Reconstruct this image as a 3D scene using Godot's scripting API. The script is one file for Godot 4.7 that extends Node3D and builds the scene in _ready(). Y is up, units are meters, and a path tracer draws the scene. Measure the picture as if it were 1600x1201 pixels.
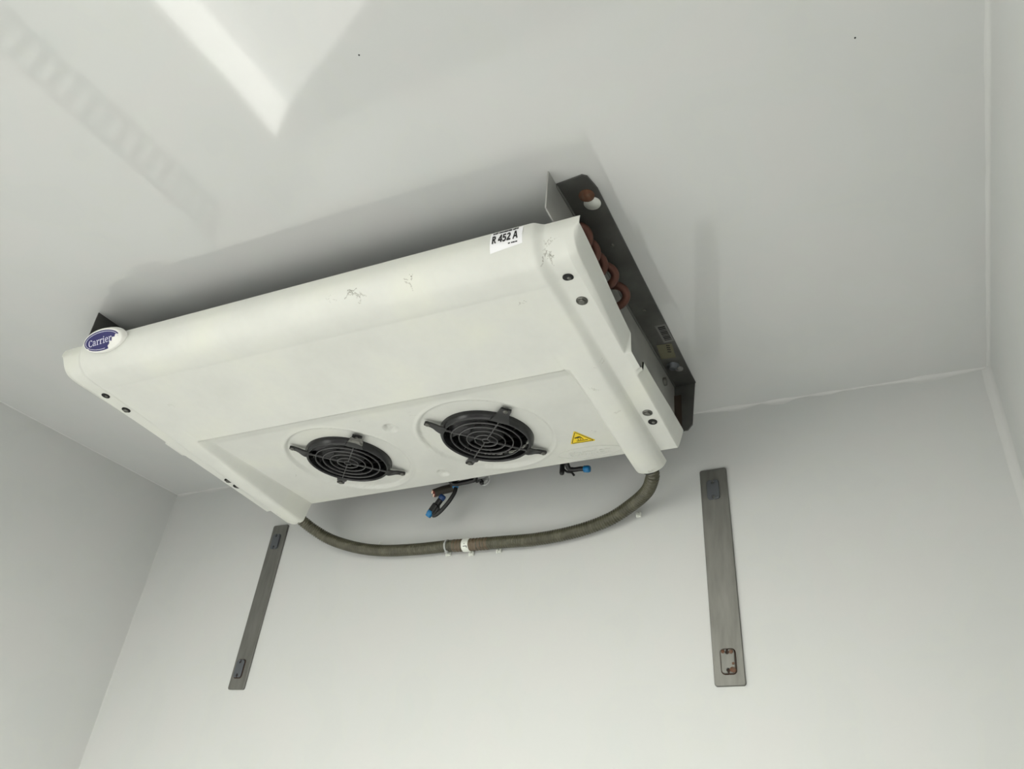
extends Node3D
# A refrigerated van box seen from its side door: evaporator unit under the ceiling.
# x to the right along the front bulkhead (0..1.9), y up (ceiling underside at 0), z from the bulkhead towards the rear doors.

const XC := 0.96
const W := 1.9
const FLOOR_Y := -1.495
const LEN := 1.9
const DOOR_Z0 := 0.9
const DOOR_Z1 := 1.82
const DOOR_TOP := -0.12

var used := {}
var M := {}
var noise := FastNoiseLite.new()

func _ready():
	# ---- camera, sky, sun, exposure
	var cam := Camera3D.new()
	cam.name = "camera"
	cam.fov = 53.59886
	cam.near = 0.02
	cam.far = 200.0
	cam.transform = Transform3D(Basis(Vector3(0.8847238, 0.0974812, -0.4558082), Vector3(0.172404, 0.8401, 0.5143042), Vector3(0.4330595, -0.5336004, 0.7264503)), Vector3(1.74356, -0.759531, 1.237878))
	add_child(cam)
	var env := Environment.new()
	var sky := Sky.new()
	var sm := ProceduralSkyMaterial.new()
	sm.sky_top_color = Color(0.84, 0.845, 0.825)
	sm.sky_horizon_color = Color(0.90, 0.89, 0.855)
	sm.ground_horizon_color = Color(0.70, 0.70, 0.66)
	sm.ground_bottom_color = Color(0.5, 0.5, 0.47)
	sm.sky_energy_multiplier = 2.3
	sm.sun_angle_max = 0.0
	sky.sky_material = sm
	env.background_mode = Environment.BG_SKY
	env.sky = sky
	env.tonemap_mode = Environment.TONE_MAPPER_LINEAR
	env.tonemap_exposure = 1.12
	env.sdfgi_enabled = true
	env.ssao_enabled = true
	env.ssil_enabled = true
	var we := WorldEnvironment.new()
	we.name = "world_environment"
	we.environment = env
	add_child(we)
	var sun := DirectionalLight3D.new()
	sun.name = "sun"
	sun.light_energy = 6
	sun.light_color = Color(1.0, 0.99, 0.97)
	sun.light_angular_distance = 0.6
	sun.shadow_enabled = true
	add_child(sun)
	sun.look_at_from_position(Vector3.ZERO, Vector3(-1.9, -1.16, -0.78), Vector3.UP)
	noise.seed = 7
	noise.frequency = 0.02
	make_materials()
	build_room()
	build_unit()
	build_hose()
	build_wall_strips()
	build_wiring()
	build_small_things()

# ------------------------------------------------------------------ helpers
func numbered(n: String) -> String:
	if not used.has(n):
		used[n] = 0
		return n
	used[n] += 1
	return "%s_%03d" % [n, used[n]]

func put(called: String, mesh: Mesh, m: Material, parent: Node = null) -> MeshInstance3D:
	var o := MeshInstance3D.new()
	o.mesh = mesh
	o.material_override = m
	o.cast_shadow = GeometryInstance3D.SHADOW_CASTING_SETTING_ON
	if parent == null:
		o.name = numbered(called)
		add_child(o)
	else:
		o.name = called
		parent.add_child(o, true)
	return o

func thing(called: String, label: String, category: String, at := Vector3.ZERO, group := "") -> Node3D:
	var o := Node3D.new()
	o.name = numbered(called)
	add_child(o)
	o.position = at
	tag(o, label, category, group)
	return o

func tag(o: Node, label: String, category: String, group := ""):
	o.set_meta("label", label)
	o.set_meta("category", category)
	if group != "":
		o.set_meta("group", group)

func struct(called: String, mesh: Mesh, m: Material, label: String, category: String) -> MeshInstance3D:
	var o := put(called, mesh, m)
	o.set_meta("kind", "structure")
	tag(o, label, category)
	return o

func mat(c: Color, rough := 0.5, metal := 0.0, spec := 0.5) -> StandardMaterial3D:
	var m := StandardMaterial3D.new()
	m.albedo_color = c
	m.roughness = rough
	m.metallic = metal
	m.metallic_specular = spec
	m.cull_mode = BaseMaterial3D.CULL_DISABLED
	return m

func new_st() -> SurfaceTool:
	var st := SurfaceTool.new()
	st.begin(Mesh.PRIMITIVE_TRIANGLES)
	return st

func done(st: SurfaceTool) -> ArrayMesh:
	st.index()
	st.generate_normals()
	return st.commit()

func tri(st: SurfaceTool, a: Vector3, b: Vector3, c: Vector3, sg := -1):
	# given counter-clockwise as seen from outside; Godot's fronts run clockwise
	st.set_smooth_group(sg)
	st.add_vertex(a); st.add_vertex(c); st.add_vertex(b)

func quad(st: SurfaceTool, a: Vector3, b: Vector3, c: Vector3, d: Vector3, sg := -1):
	tri(st, a, b, c, sg); tri(st, a, c, d, sg)

func box(st: SurfaceTool, c: Vector3, s: Vector3, bs := Basis(), bev := 0.0):
	# box with chamfered edges
	var h := s * 0.5
	var b: float = min(bev, min(h.x, min(h.y, h.z)) * 0.9)
	if b <= 0.0:
		var p := []
		for k in 8:
			p.append(c + bs * Vector3(h.x * (1 if k & 1 else -1), h.y * (1 if k & 2 else -1), h.z * (1 if k & 4 else -1)))
		quad(st, p[4], p[5], p[7], p[6]); quad(st, p[1], p[0], p[2], p[3])
		quad(st, p[5], p[1], p[3], p[7]); quad(st, p[0], p[4], p[6], p[2])
		quad(st, p[6], p[7], p[3], p[2]); quad(st, p[0], p[1], p[5], p[4])
		return
	for ax in 3:
		for sg in [-1.0, 1.0]:
			var u := (ax + 1) % 3
			var v := (ax + 2) % 3
			var q := []
			for k in [[-1, -1], [1, -1], [1, 1], [-1, 1]]:
				var w := Vector3.ZERO
				w[ax] = h[ax] * sg
				w[u] = (h[u] - b) * k[0] * sg
				w[v] = (h[v] - b) * k[1]
				q.append(c + bs * w)
			quad(st, q[0], q[1], q[2], q[3])
	for ax in 3:
		var u := (ax + 1) % 3
		var v := (ax + 2) % 3
		for su in [-1.0, 1.0]:
			for sv in [-1.0, 1.0]:
				var q := []
				for k in [[0, -1.0], [1, -1.0], [1, 1.0], [0, 1.0]]:
					var w := Vector3.ZERO
					w[ax] = (h[ax] - b) * k[1]
					w[u] = (h[u] - (b if k[0] == 1 else 0.0)) * su
					w[v] = (h[v] - (0.0 if k[0] == 1 else b)) * sv
					q.append(c + bs * w)
				if su * sv > 0:
					quad(st, q[0], q[1], q[2], q[3])
				else:
					quad(st, q[3], q[2], q[1], q[0])
	for sx in [-1.0, 1.0]:
		for sy in [-1.0, 1.0]:
			for sz in [-1.0, 1.0]:
				var s3 := Vector3(sx, sy, sz)
				var e := h - Vector3.ONE * b
				var q0 := c + bs * (Vector3(h.x, e.y, e.z) * s3)
				var q1 := c + bs * (Vector3(e.x, h.y, e.z) * s3)
				var q2 := c + bs * (Vector3(e.x, e.y, h.z) * s3)
				if sx * sy * sz > 0:
					tri(st, q0, q1, q2)
				else:
					tri(st, q0, q2, q1)

func frame_of(dir: Vector3) -> Basis:
	var z := dir.normalized()
	var x := Vector3.UP.cross(z)
	if x.length() < 0.05:
		x = Vector3.RIGHT.cross(z)
	x = x.normalized()
	return Basis(x, z.cross(x), z)

func lathe(st: SurfaceTool, at: Vector3, axis: Vector3, prof: Array, n := 24, sg := 1):
	# prof: Vector2(radius, height along axis); outside to the right of the direction of travel when going up
	var f := frame_of(axis)
	for i in prof.size() - 1:
		var p: Vector2 = prof[i]
		var q: Vector2 = prof[i + 1]
		for k in n:
			var a0 := TAU * k / n
			var a1 := TAU * (k + 1) / n
			var d0 := f.x * cos(a0) + f.y * sin(a0)
			var d1 := f.x * cos(a1) + f.y * sin(a1)
			var A := at + d0 * p.x + f.z * p.y
			var B := at + d1 * p.x + f.z * p.y
			var C := at + d1 * q.x + f.z * q.y
			var D := at + d0 * q.x + f.z * q.y
			if p.x > 1e-6:
				tri(st, A, B, C, sg + i if sg < 0 else sg)
			if q.x > 1e-6:
				tri(st, A, C, D, sg)

func smooth_path(pts: Array, step: float) -> Array:
	var cv := Curve3D.new()
	cv.bake_interval = 0.001
	for i in pts.size():
		var prev: Vector3 = pts[max(i - 1, 0)]
		var nxt: Vector3 = pts[min(i + 1, pts.size() - 1)]
		var t := (nxt - prev) / 6.0
		cv.add_point(pts[i], -t, t)
	var L := cv.get_baked_length()
	var n: int = max(int(L / step), 2)
	var out := []
	for i in n + 1:
		out.append(cv.sample_baked(L * i / n, true))
	return out

func tube(st: SurfaceTool, path: Array, rad, n := 10, caps := true):
	# rad: float or Callable(index)
	var rings := []
	var up := Vector3(0.13, 0.3, 1.0).normalized()
	for i in path.size():
		var d: Vector3 = (path[min(i + 1, path.size() - 1)] - path[max(i - 1, 0)]).normalized()
		var x := up.cross(d).normalized()
		var y := d.cross(x)
		up = y
		var r: float = rad if rad is float else rad.call(i)
		var ring := []
		for k in n:
			var a := TAU * k / n
			ring.append(path[i] + (x * cos(a) + y * sin(a)) * r)
		rings.append(ring)
	for i in rings.size() - 1:
		for k in n:
			var k1 := (k + 1) % n
			quad(st, rings[i][k], rings[i][k1], rings[i + 1][k1], rings[i + 1][k], 1)
	if caps:
		for e in [0, rings.size() - 1]:
			for k in n:
				var k1 := (k + 1) % n
				if e == 0:
					tri(st, path[0], rings[0][k1], rings[0][k], 2)
				else:
					tri(st, path[e], rings[e][k], rings[e][k1], 3)

func rounded_rect(w: float, h: float, r: float, n := 5) -> PackedVector2Array:
	var out := PackedVector2Array()
	for c in 4:
		var cx: float = (w / 2 - r) * ([1, -1, -1, 1][c])
		var cy: float = (h / 2 - r) * ([1, 1, -1, -1][c])
		for i in n + 1:
			var a := PI / 2 * (c + float(i) / n)
			out.append(Vector2(cx + cos(a) * r, cy + sin(a) * r))
	return out

func slab(st: SurfaceTool, poly: PackedVector2Array, z0: float, z1: float, xf := Transform3D(), bev := 0.0):
	# prism of a counter-clockwise outline in xy from z0 to z1, its upper rim chamfered inward
	var top := poly
	if bev > 0.0:
		var off := Geometry2D.offset_polygon(poly, -bev)
		if off.size() == 1 and off[0].size() > 2:
			top = off[0]
	var idx := Geometry2D.triangulate_polygon(top)
	var zt := z1
	for i in range(0, idx.size(), 3):
		var a := top[idx[i]]
		var b := top[idx[i + 1]]
		var c := top[idx[i + 2]]
		if (b - a).cross(c - a) < 0:
			var t := b
			b = c
			c = t
		tri(st, xf * Vector3(a.x, a.y, zt), xf * Vector3(b.x, b.y, zt), xf * Vector3(c.x, c.y, zt))
	var zw := z1 - bev
	var n := poly.size()
	for i in n:
		var a := poly[i]
		var b := poly[(i + 1) % n]
		quad(st, xf * Vector3(a.x, a.y, z0), xf * Vector3(b.x, b.y, z0), xf * Vector3(b.x, b.y, zw), xf * Vector3(a.x, a.y, zw))
	if bev > 0.0:
		var m := top.size()
		for i in n:
			var a := poly[i]
			var b := poly[(i + 1) % n]
			var ta := nearest(top, a)
			var tb := nearest(top, b)
			quad(st, xf * Vector3(a.x, a.y, zw), xf * Vector3(b.x, b.y, zw), xf * Vector3(tb.x, tb.y, zt), xf * Vector3(ta.x, ta.y, zt))

func nearest(poly: PackedVector2Array, p: Vector2) -> Vector2:
	var best := poly[0]
	for q in poly:
		if q.distance_squared_to(p) < best.distance_squared_to(p):
			best = q
	return best

func letters(st: SurfaceTool, text: String, serif: bool, bold: bool, warp: Callable, width: float, height: float, shear := 0.0, depth := 0.0006):
	# text laid out in a box of width x height centred on (0, 0); warp(u, v, w) -> point
	var tm := TextMesh.new()
	var f := SystemFont.new()
	f.font_names = PackedStringArray(["Droid Serif" if serif else "Droid Sans"])
	f.font_weight = 700 if bold else 400
	tm.font = f
	tm.font_size = 64
	tm.pixel_size = 0.01
	tm.depth = 0.05
	tm.curve_step = 1.5
	tm.text = text
	var arr := tm.get_mesh_arrays()
	var vs: PackedVector3Array = arr[Mesh.ARRAY_VERTEX]
	var ix: PackedInt32Array = arr[Mesh.ARRAY_INDEX] if arr[Mesh.ARRAY_INDEX] != null else PackedInt32Array()
	if vs.is_empty():
		return
	var lo := vs[0]
	var hi := vs[0]
	for v in vs:
		lo = lo.min(v)
		hi = hi.max(v)
	var pos := []
	for v in vs:
		var u: float = ((v.x - lo.x) / (hi.x - lo.x) - 0.5) * width
		var q: float = ((v.y - lo.y) / (hi.y - lo.y) - 0.5) * height
		var w: float = (v.z - lo.z) / max(hi.z - lo.z, 1e-6) * depth
		pos.append(warp.call(u + shear * q, q, w))
	st.set_smooth_group(-1)
	if ix.is_empty():
		for p in pos:
			st.add_vertex(p)
	else:
		for i in ix:
			st.add_vertex(pos[i])

# ------------------------------------------------------------------ materials
func noise_tex(freq: float, ramp: Array, size := 512, sd := 1, octaves := 4, normal := false, bump := 1.0) -> NoiseTexture2D:
	var n := FastNoiseLite.new()
	n.seed = sd
	n.frequency = freq
	n.fractal_octaves = octaves
	var t := NoiseTexture2D.new()
	t.width = size
	t.height = size
	t.seamless = true
	t.noise = n
	if normal:
		t.as_normal_map = true
		t.bump_strength = bump
	else:
		var g := Gradient.new()
		g.offsets = PackedFloat32Array(ramp.map(func(r): return r[0]))
		g.colors = PackedColorArray(ramp.map(func(r): return r[1]))
		t.color_ramp = g
	return t

func make_materials():
	# white gelcoat of the box lining
	var gel := mat(Color.WHITE, 0.055, 0.0, 0.85)
	gel.albedo_texture = noise_tex(0.012, [[0.0, Color(0.75, 0.76, 0.752)], [0.5, Color(0.76, 0.767, 0.758)], [1.0, Color(0.766, 0.77, 0.762)]], 512, 3)
	gel.uv1_triplanar = true
	gel.uv1_world_triplanar = true
	gel.uv1_scale = Vector3(0.7, 0.7, 0.7)
	gel.normal_enabled = true
	gel.normal_texture = noise_tex(0.01, [], 512, 11, 2, true, 2.0)
	gel.normal_scale = 0.035
	M.gel = gel
	var side: StandardMaterial3D = gel.duplicate()
	side.metallic_specular = 0.5
	side.roughness = 0.45
	M.gel_wall = side
	var left: StandardMaterial3D = gel.duplicate()
	left.roughness = 0.16
	left.metallic_specular = 0.5
	M.gel_left = left
	M.seal = mat(Color(0.76, 0.765, 0.755), 0.35)
	var fl := mat(Color.WHITE, 0.5)
	fl.albedo_texture = noise_tex(0.05, [[0.0, Color(0.63, 0.63, 0.63)], [0.5, Color(0.68, 0.68, 0.68)], [1.0, Color(0.7300000000000001, 0.7300000000000001, 0.7300000000000001)]], 512, 5)
	fl.uv1_triplanar = true
	fl.uv1_world_triplanar = true
	M.floor = fl
	M.ground = mat(Color(0.2,0.2,0.2), 0.9)  # unseen ground held dark so little light bounces up
	M.white_screw = mat(Color(0.42, 0.42, 0.40), 0.35, 0.8)
	M.hole = mat(Color(0.05, 0.05, 0.05), 0.8)
	# aluminium
	var alu := mat(Color.WHITE, 0.42, 0.75)
	alu.albedo_texture = noise_tex(0.03, [[0.0, Color(0.36, 0.36, 0.35)], [0.5, Color(0.40, 0.40, 0.39)], [1.0, Color(0.44, 0.44, 0.43)]], 256, 21)
	alu.uv1_triplanar = true
	alu.uv1_scale = Vector3(2, 2, 2)
	M.alu = alu
	var strip := mat(Color.WHITE, 0.5, 0.7)
	strip.albedo_texture = noise_tex(0.03, [[0.0, Color(0.42, 0.42, 0.40)], [0.45, Color(0.455, 0.455, 0.435)], [1.0, Color(0.49, 0.49, 0.47)]], 256, 22)
	strip.uv1_triplanar = true
	strip.uv1_scale = Vector3(8, 1.5, 8)
	M.strip = strip
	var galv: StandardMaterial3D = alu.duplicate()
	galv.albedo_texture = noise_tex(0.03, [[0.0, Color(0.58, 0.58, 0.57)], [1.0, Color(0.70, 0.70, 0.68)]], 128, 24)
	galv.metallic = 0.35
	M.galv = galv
	M.zinc = mat(Color(0.37, 0.385, 0.40), 0.5, 0.6)
	M.rust_dark = mat(Color(0.24, 0.18, 0.145), 0.8, 0.2)
	var rust := mat(Color.WHITE, 0.8, 0.3)
	rust.albedo_texture = noise_tex(0.05, [[0.0, Color(0.27, 0.16, 0.11)], [0.5, Color(0.42, 0.28, 0.20)], [1.0, Color(0.45, 0.42, 0.38)]], 128, 23)
	rust.uv1_triplanar = true
	rust.uv1_scale = Vector3(9, 9, 9)
	M.rust = rust
	M.copper = mat(Color(0.38, 0.25, 0.21), 0.5, 0.5)
	M.copper_bright = mat(Color(0.95, 0.84, 0.76), 0.3, 0.7)
	M.black = mat(Color(0.10, 0.10, 0.105), 0.25)
	M.black_soft = mat(Color(0.06, 0.06, 0.062), 0.5)
	M.guard = mat(Color(0.34, 0.34, 0.34), 0.35)  # lighter than the black drum: light caught on ring edges, put into the colour
	M.blade = mat(Color(0.075, 0.075, 0.075), 0.4)
	M.blue = mat(Color(0.08, 0.42, 0.62), 0.4)
	M.blue_dark = mat(Color(0.06, 0.2, 0.38), 0.45)
	M.label_white = mat(Color(0.93, 0.93, 0.94), 0.45)
	M.ink = mat(Color(0.03, 0.03, 0.035), 0.5)
	M.navy = mat(Color(0.11, 0.10, 0.36), 0.3)
	M.pale_print = mat(Color(0.80, 0.80, 0.86), 0.4)
	M.badge_white = mat(Color(0.88, 0.88, 0.86), 0.3)
	M.yellow = mat(Color(0.92, 0.80, 0.10), 0.4)
	M.old_paper = mat(Color(0.42, 0.41, 0.33), 0.7)
	M.grey_label = mat(Color(0.45, 0.45, 0.44), 0.5)
	M.brown = mat(Color(0.20, 0.15, 0.11), 0.6)
	M.nylon = mat(Color(0.85, 0.86, 0.83), 0.35)
	M.tie = mat(Color(0.62, 0.63, 0.62), 0.35)
	M.tape = mat(Color(0.42, 0.42, 0.40), 0.35, 0.6)
	M.sleeve = mat(Color(0.36, 0.31, 0.24), 0.4)
	M.brown_sheath = mat(Color(0.24, 0.22, 0.19), 0.55)
	M.rust_red = mat(Color(0.42, 0.14, 0.09), 0.5)
	M.rail = mat(Color(0.30, 0.30, 0.29), 0.5, 0.3)
	M.fin = mat(Color(0.30, 0.30, 0.30), 0.5, 0.6)
	var hose := mat(Color.WHITE, 0.36)
	hose.albedo_texture = noise_tex(0.03, [[0.0, Color(0.22, 0.21, 0.16)], [0.5, Color(0.29, 0.285, 0.22)], [1.0, Color(0.37, 0.365, 0.30)]], 256, 31)
	hose.uv1_triplanar = true
	hose.uv1_scale = Vector3(5, 5, 5)
	M.hose = hose
	M.cover = cover_material()
	M.cover_plain = mat(Color(0.86, 0.865, 0.835), 0.4)

func cover_material() -> StandardMaterial3D:
	# x 0.44..1.48 over 1040 pixels, z 0.06..0.70 over 640 pixels: 1 mm per pixel; colour is dirt and wear only
	var im := Image.create(1040, 640, false, Image.FORMAT_RGB8)
	var n1 := FastNoiseLite.new()
	n1.seed = 4
	n1.frequency = 0.006
	n1.fractal_octaves = 3
	var n2 := FastNoiseLite.new()
	n2.seed = 9
	n2.frequency = 0.05
	for y in 640:
		for x in 1040:
			var a := n1.get_noise_2d(x, y)
			var b := n2.get_noise_2d(x, y)
			var k := 1.0 + 0.03 * a + 0.008 * b
			im.set_pixel(x, y, Color(0.815 * k, 0.820 * k, (0.797 - 0.02 * max(a, 0.0)) * k))
	var rng := RandomNumberGenerator.new()
	rng.seed = 12
	# scuffs: [x, z, length, angle degrees, count, darkness]
	var marks := [
		[1.066, 0.640, 0.020, -50.0, 5, 0.25], [1.100, 0.640, 0.030, -30.0, 12, 0.5], [1.116, 0.632, 0.022, -60.0, 8, 0.45],
		[1.196, 0.632, 0.022, -5.0, 7, 0.6], [1.204, 0.640, 0.016, -75.0, 5, 0.6], [1.338, 0.557, 0.016, -35.0, 4, 0.35],
		[1.399, 0.612, 0.02, -70.0, 14, 0.55], [1.403, 0.632, 0.03, -85.0, 10, 0.3], [1.384, 0.402, 0.018, 5.0, 4, 0.35],
		[1.36, 0.36, 0.03, -70.0, 5, 0.25], [1.372, 0.3, 0.02, -65.0, 4, 0.25], [0.655, 0.22, 0.016, -30.0, 4, 0.3],
		[1.36, 0.665, 0.012, 10.0, 6, 0.4], [1.395, 0.672, 0.02, 0.0, 8, 0.35], [0.62, 0.52, 0.03, -50.0, 4, 0.12], [1.37, 0.13, 0.02, -60.0, 12, 0.2],
		[0.545, 0.14, 0.03, -40.0, 4, 0.4], [1.30, 0.21, 0.012, -10.0, 3, 0.35], [0.92, 0.36, 0.02, -10.0, 3, 0.15], [1.02, 0.355, 0.03, -5.0, 3, 0.2]]
	for m in marks:
		for i in m[4]:
			var x: float = (m[0] - 0.44) * 1000.0 + rng.randfn(0, 3.5)
			var y: float = (m[1] - 0.06) * 1000.0 + rng.randfn(0, 2.5)
			var a: float = deg_to_rad(m[3] + rng.randfn(0, 35.0))
			var bend: float = rng.randfn(0, 0.12)
			var L: float = m[2] * 1000.0 * rng.randf_range(0.1, 0.55)
			var dark: float = m[5] * rng.randf_range(0.2, 0.7)
			for s in int(L * 2):
				x += cos(a) * 0.5
				y += sin(a) * 0.5
				a += bend * 0.5
				var px := int(x + rng.randf_range(-0.6, 0.6))
				var py := int(y + rng.randf_range(-0.6, 0.6))
				if px > 0 and px < 1039 and py > 0 and py < 639 and rng.randf() < 0.6:
					im.set_pixel(px, py, im.get_pixel(px, py).lerp(Color(0.30, 0.29, 0.24), dark))
	im.generate_mipmaps()
	var m := mat(Color.WHITE, 0.42)
	m.albedo_texture = ImageTexture.create_from_image(im)
	return m

# ------------------------------------------------------------------ the box
func block(st: SurfaceTool, lo: Vector3, hi: Vector3):
	box(st, (lo + hi) / 2, hi - lo)

func build_room():
	var T := 0.08
	var st := new_st()
	block(st, Vector3(-T, FLOOR_Y - T, -T), Vector3(W + T, T, 0))
	struct("wall_front", done(st), M.gel_wall, "smooth white front bulkhead of the van box behind the unit", "wall")
	st = new_st()
	block(st, Vector3(-T, FLOOR_Y - T, 0), Vector3(0, T, LEN + T))
	struct("wall_left", done(st), M.gel_left, "smooth white side wall left of the unit", "wall")
	st = new_st()
	block(st, Vector3(W, FLOOR_Y - T, 0), Vector3(W + T, T, DOOR_Z0))
	block(st, Vector3(W, FLOOR_Y - T, DOOR_Z1), Vector3(W + T, T, LEN + T))
	block(st, Vector3(W, DOOR_TOP, DOOR_Z0), Vector3(W + T, T, DOOR_Z1))
	block(st, Vector3(W, FLOOR_Y - T, DOOR_Z0), Vector3(W + T, FLOOR_Y, DOOR_Z1))
	struct("wall_right", done(st), M.gel_wall, "smooth white side wall at the right edge with the side door opening", "wall")
	for k in 2:  # unseen rear door leaves, added to block sun and sky light
		var dx := -T if k == 0 else W
		st = new_st()
		block(st, Vector3(dx, FLOOR_Y, LEN + T + 0.01), Vector3(dx + T, 0.0, LEN + T + 0.96))
		struct("added_door_%d" % (k + 1), done(st), M.gel_wall, ["white rear door leaf added out of view on the left to cut sky light", "white rear door leaf added out of view on the right to block sun"][k], "door")
	st = new_st()
	block(st, Vector3(0, 0, 0), Vector3(W, T, LEN))
	struct("ceiling", done(st), M.gel, "glossy white ceiling that the unit hangs from", "ceiling")
	st = new_st()
	block(st, Vector3(0, FLOOR_Y - T, 0), Vector3(W, FLOOR_Y, LEN))
	struct("floor", done(st), M.floor, "grey load floor of the van box", "floor")
	st = new_st()
	block(st, Vector3(-30, FLOOR_Y - 0.75, -30), Vector3(32, FLOOR_Y - 0.65, 32))
	struct("ground", done(st), M.ground, "dark asphalt ground outside the van", "ground")
	# sealant beads in the corners
	bead("trim_1", Vector3(0, 0, 0), Vector3(W, 0, 0), Vector3(0, -1, 0), Vector3(0, 0, 1), 0.005, 0.8, "white sealant bead where ceiling meets front bulkhead")
	bead("trim_2", Vector3(0, 0, LEN), Vector3(0, 0, 0), Vector3(0, -1, 0), Vector3(1, 0, 0), 0.0016, 0.2, "white sealant bead where ceiling meets left wall")
	bead("trim_3", Vector3(W, 0, 0), Vector3(W, 0, LEN), Vector3(0, -1, 0), Vector3(-1, 0, 0), 0.005, 0.15, "white sealant bead where ceiling meets right wall")
	bead("trim_4", Vector3(0, 0, 0), Vector3(0, FLOOR_Y, 0), Vector3(0, 0, 1), Vector3(1, 0, 0), 0.0015, 0.1, "white sealant bead in the corner of left wall and bulkhead")
	bead("trim_5", Vector3(W, FLOOR_Y, 0), Vector3(W, 0, 0), Vector3(0, 0, 1), Vector3(-1, 0, 0), 0.012, 0.1, "white sealant bead in the corner of right wall and bulkhead")

func bead(called: String, a: Vector3, b: Vector3, u: Vector3, v: Vector3, r: float, wob: float, label: String):
	var st := new_st()
	var L := a.distance_to(b)
	var n := int(L / 0.02)
	var prev := []
	for i in n + 1:
		var c := a.lerp(b, float(i) / n)
		var rr := r * (1.0 + wob * noise.get_noise_2d(i * 9.0, r * 9000.0) * 2.0)
		var ru := rr * (1.0 + wob * noise.get_noise_2d(i * 6.0, 300.0 + r * 9000.0) * 2.0)
		var ring := []
		for k in 5:
			var t := PI / 2 * k / 4.0
			# concave cove
			ring.append(c + u * ru * (1.0 - sin(t)) + v * rr * (1.0 - cos(t)))
		if i > 0:
			for k in 4:
				quad(st, prev[k], ring[k], ring[k + 1], prev[k + 1], 1)
		prev = ring
	struct(called, done(st), M.seal, label, "sealant")

# ------------------------------------------------------------------ the evaporator unit
var prof := PackedVector2Array()  # (z, y) of the main underside from the rear edge to the lip
var prof_n := PackedVector2Array()
var unit: Node3D

func ss(a: float, b: float, x: float) -> float:
	return smoothstep(a, b, x)

func plane_y(z: float) -> float:
	return lerp(-0.133, -0.1295, ss(0.38, 0.52, z)) - 0.077 * (0.55 - z)

func make_profile():
	var raw := []
	var z := 0.105
	while z < 0.5845:
		raw.append(Vector2(z, plane_y(z)))
		z += 0.0032
	var lip := [Vector2(0.585, -0.1275), Vector2(0.606, -0.1255), Vector2(0.623, -0.1205), Vector2(0.636, -0.108), Vector2(0.6435, -0.091), Vector2(0.6445, -0.078), Vector2(0.643, -0.068)]
	for i in lip.size() - 1:
		for k in 4:
			var p0: Vector2 = lip[max(i - 1, 0)] if i > 0 else Vector2(0.56, plane_y(0.56))
			var p3: Vector2 = lip[min(i + 2, lip.size() - 1)]
			raw.append(lip[i].cubic_interpolate(lip[i + 1], p0, p3, k / 4.0))
	raw.append(lip[lip.size() - 1])
	for p in raw:
		prof.append(p)
	for i in prof.size():
		var d := (prof[min(i + 1, prof.size() - 1)] - prof[max(i - 1, 0)]).normalized()
		prof_n.append(Vector2(d.y, -d.x))   # outward: down on the underside, towards +z on the lip

func in_fan(x: float, z: float) -> float:
	var d := 9.0
	for s in [-1.0, 1.0]:
		d = min(d, Vector2(x - (XC + 0.1523 * s), z - 0.2444).length())
	return d

func skirt_h(z: float) -> float:
	# height of the outer skirt above the flange, with its stepped cut-outs
	if z > 0.625: return 0.034
	if z > 0.41: return 0.032
	if z > 0.365: return 0.002
	if z > 0.352: return 0.006
	return lerp(0.031, 0.022, ss(0.14, 0.352, z))

func cover_point(a: float, sgn: float, i: int) -> Vector3:
	# a: distance from the centre line across; sgn: side; i: index along the profile
	var p := prof[i]
	var n := prof_n[i]
	var x := XC + a * sgn
	var off := 0.0
	var z := p.x
	# the rounded drain rails
	var hb: float = 0.0115 * (1.0 - 0.2 * (1.0 - ss(0.105, 0.116, z)))
	var wr: float = 1.0 - ss(0.12, 0.50, z)
	var fl: float = lerp(0.0105, 0.0070, ss(0.38, 0.52, z))
	# shoulder down to the screw flange
	off -= fl * ss(0.422, 0.4385, a)
	if a > 0.374:
		var hu: float = (a - 0.4045) / 0.0305
		off = lerp(off, -fl + (fl + hb) * sqrt(max(0.0, 1.0 - hu * hu)), wr)
	var q := p + n * off
	# recessed fan panel
	if z < 0.412 and a < 0.39:
		var ka: float = 1.0 - clamp((a - 0.3725) / 0.0115, 0.0, 1.0)
		var dz: float = 0.4085 - z
		var kz: float = clamp(dz / 0.003, 0.0, 1.0) * 0.55 + clamp((dz - 0.003) / 0.024, 0.0, 1.0) * 0.41 + ss(0.024, 0.034, dz) * 0.04
		var k := ka * kz
		var fy := -0.1315
		var d := in_fan(x, z)
		fy += 0.0050 * (1.0 - ss(0.1180, 0.1222, d)) - 0.0012 * ss(0.1215, 0.1235, d) * (1.0 - ss(0.1245, 0.129, d))
		for dm in [[0.9625, 0.3245, 0.0075], [0.9585, 0.142, 0.004]]:
			var dd := Vector2(x - dm[0], z - dm[1]).length()
			fy += dm[2] * (1.0 - ss(0.008, 0.0135, dd))
		q.y = lerp(q.y, fy, k)
	if a > 0.466:
		# skirt
		var f: float = (a - 0.466) / 0.02
		var sk: float = clamp(f, 0.0, 1.0)
		var h := skirt_h(q.x)
		var yt: float = lerp(-0.101, -0.084, (p.x - 0.42) / 0.21) if p.x > 0.41 else q.y + h
		x = XC + sgn * (0.466 + 0.010 * sk + 0.009 * ss(0.4, 0.64, z))
		q.y = lerp(q.y, maxf(q.y, yt), pow(sk, 1.3))
	q.x += (x - XC) * -0.035 * (q.x - 0.38) / 0.27
	return Vector3(x, q.y, q.x)

func cover_at(x: float, t: float) -> Vector3:
	# t: fractional profile index
	var i: int = clamp(int(t), 0, prof.size() - 2)
	var a: float = abs(x - XC)
	var s: float = sign(x - XC)
	return cover_point(a, s, i).lerp(cover_point(a, s, i + 1), t - i)

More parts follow.
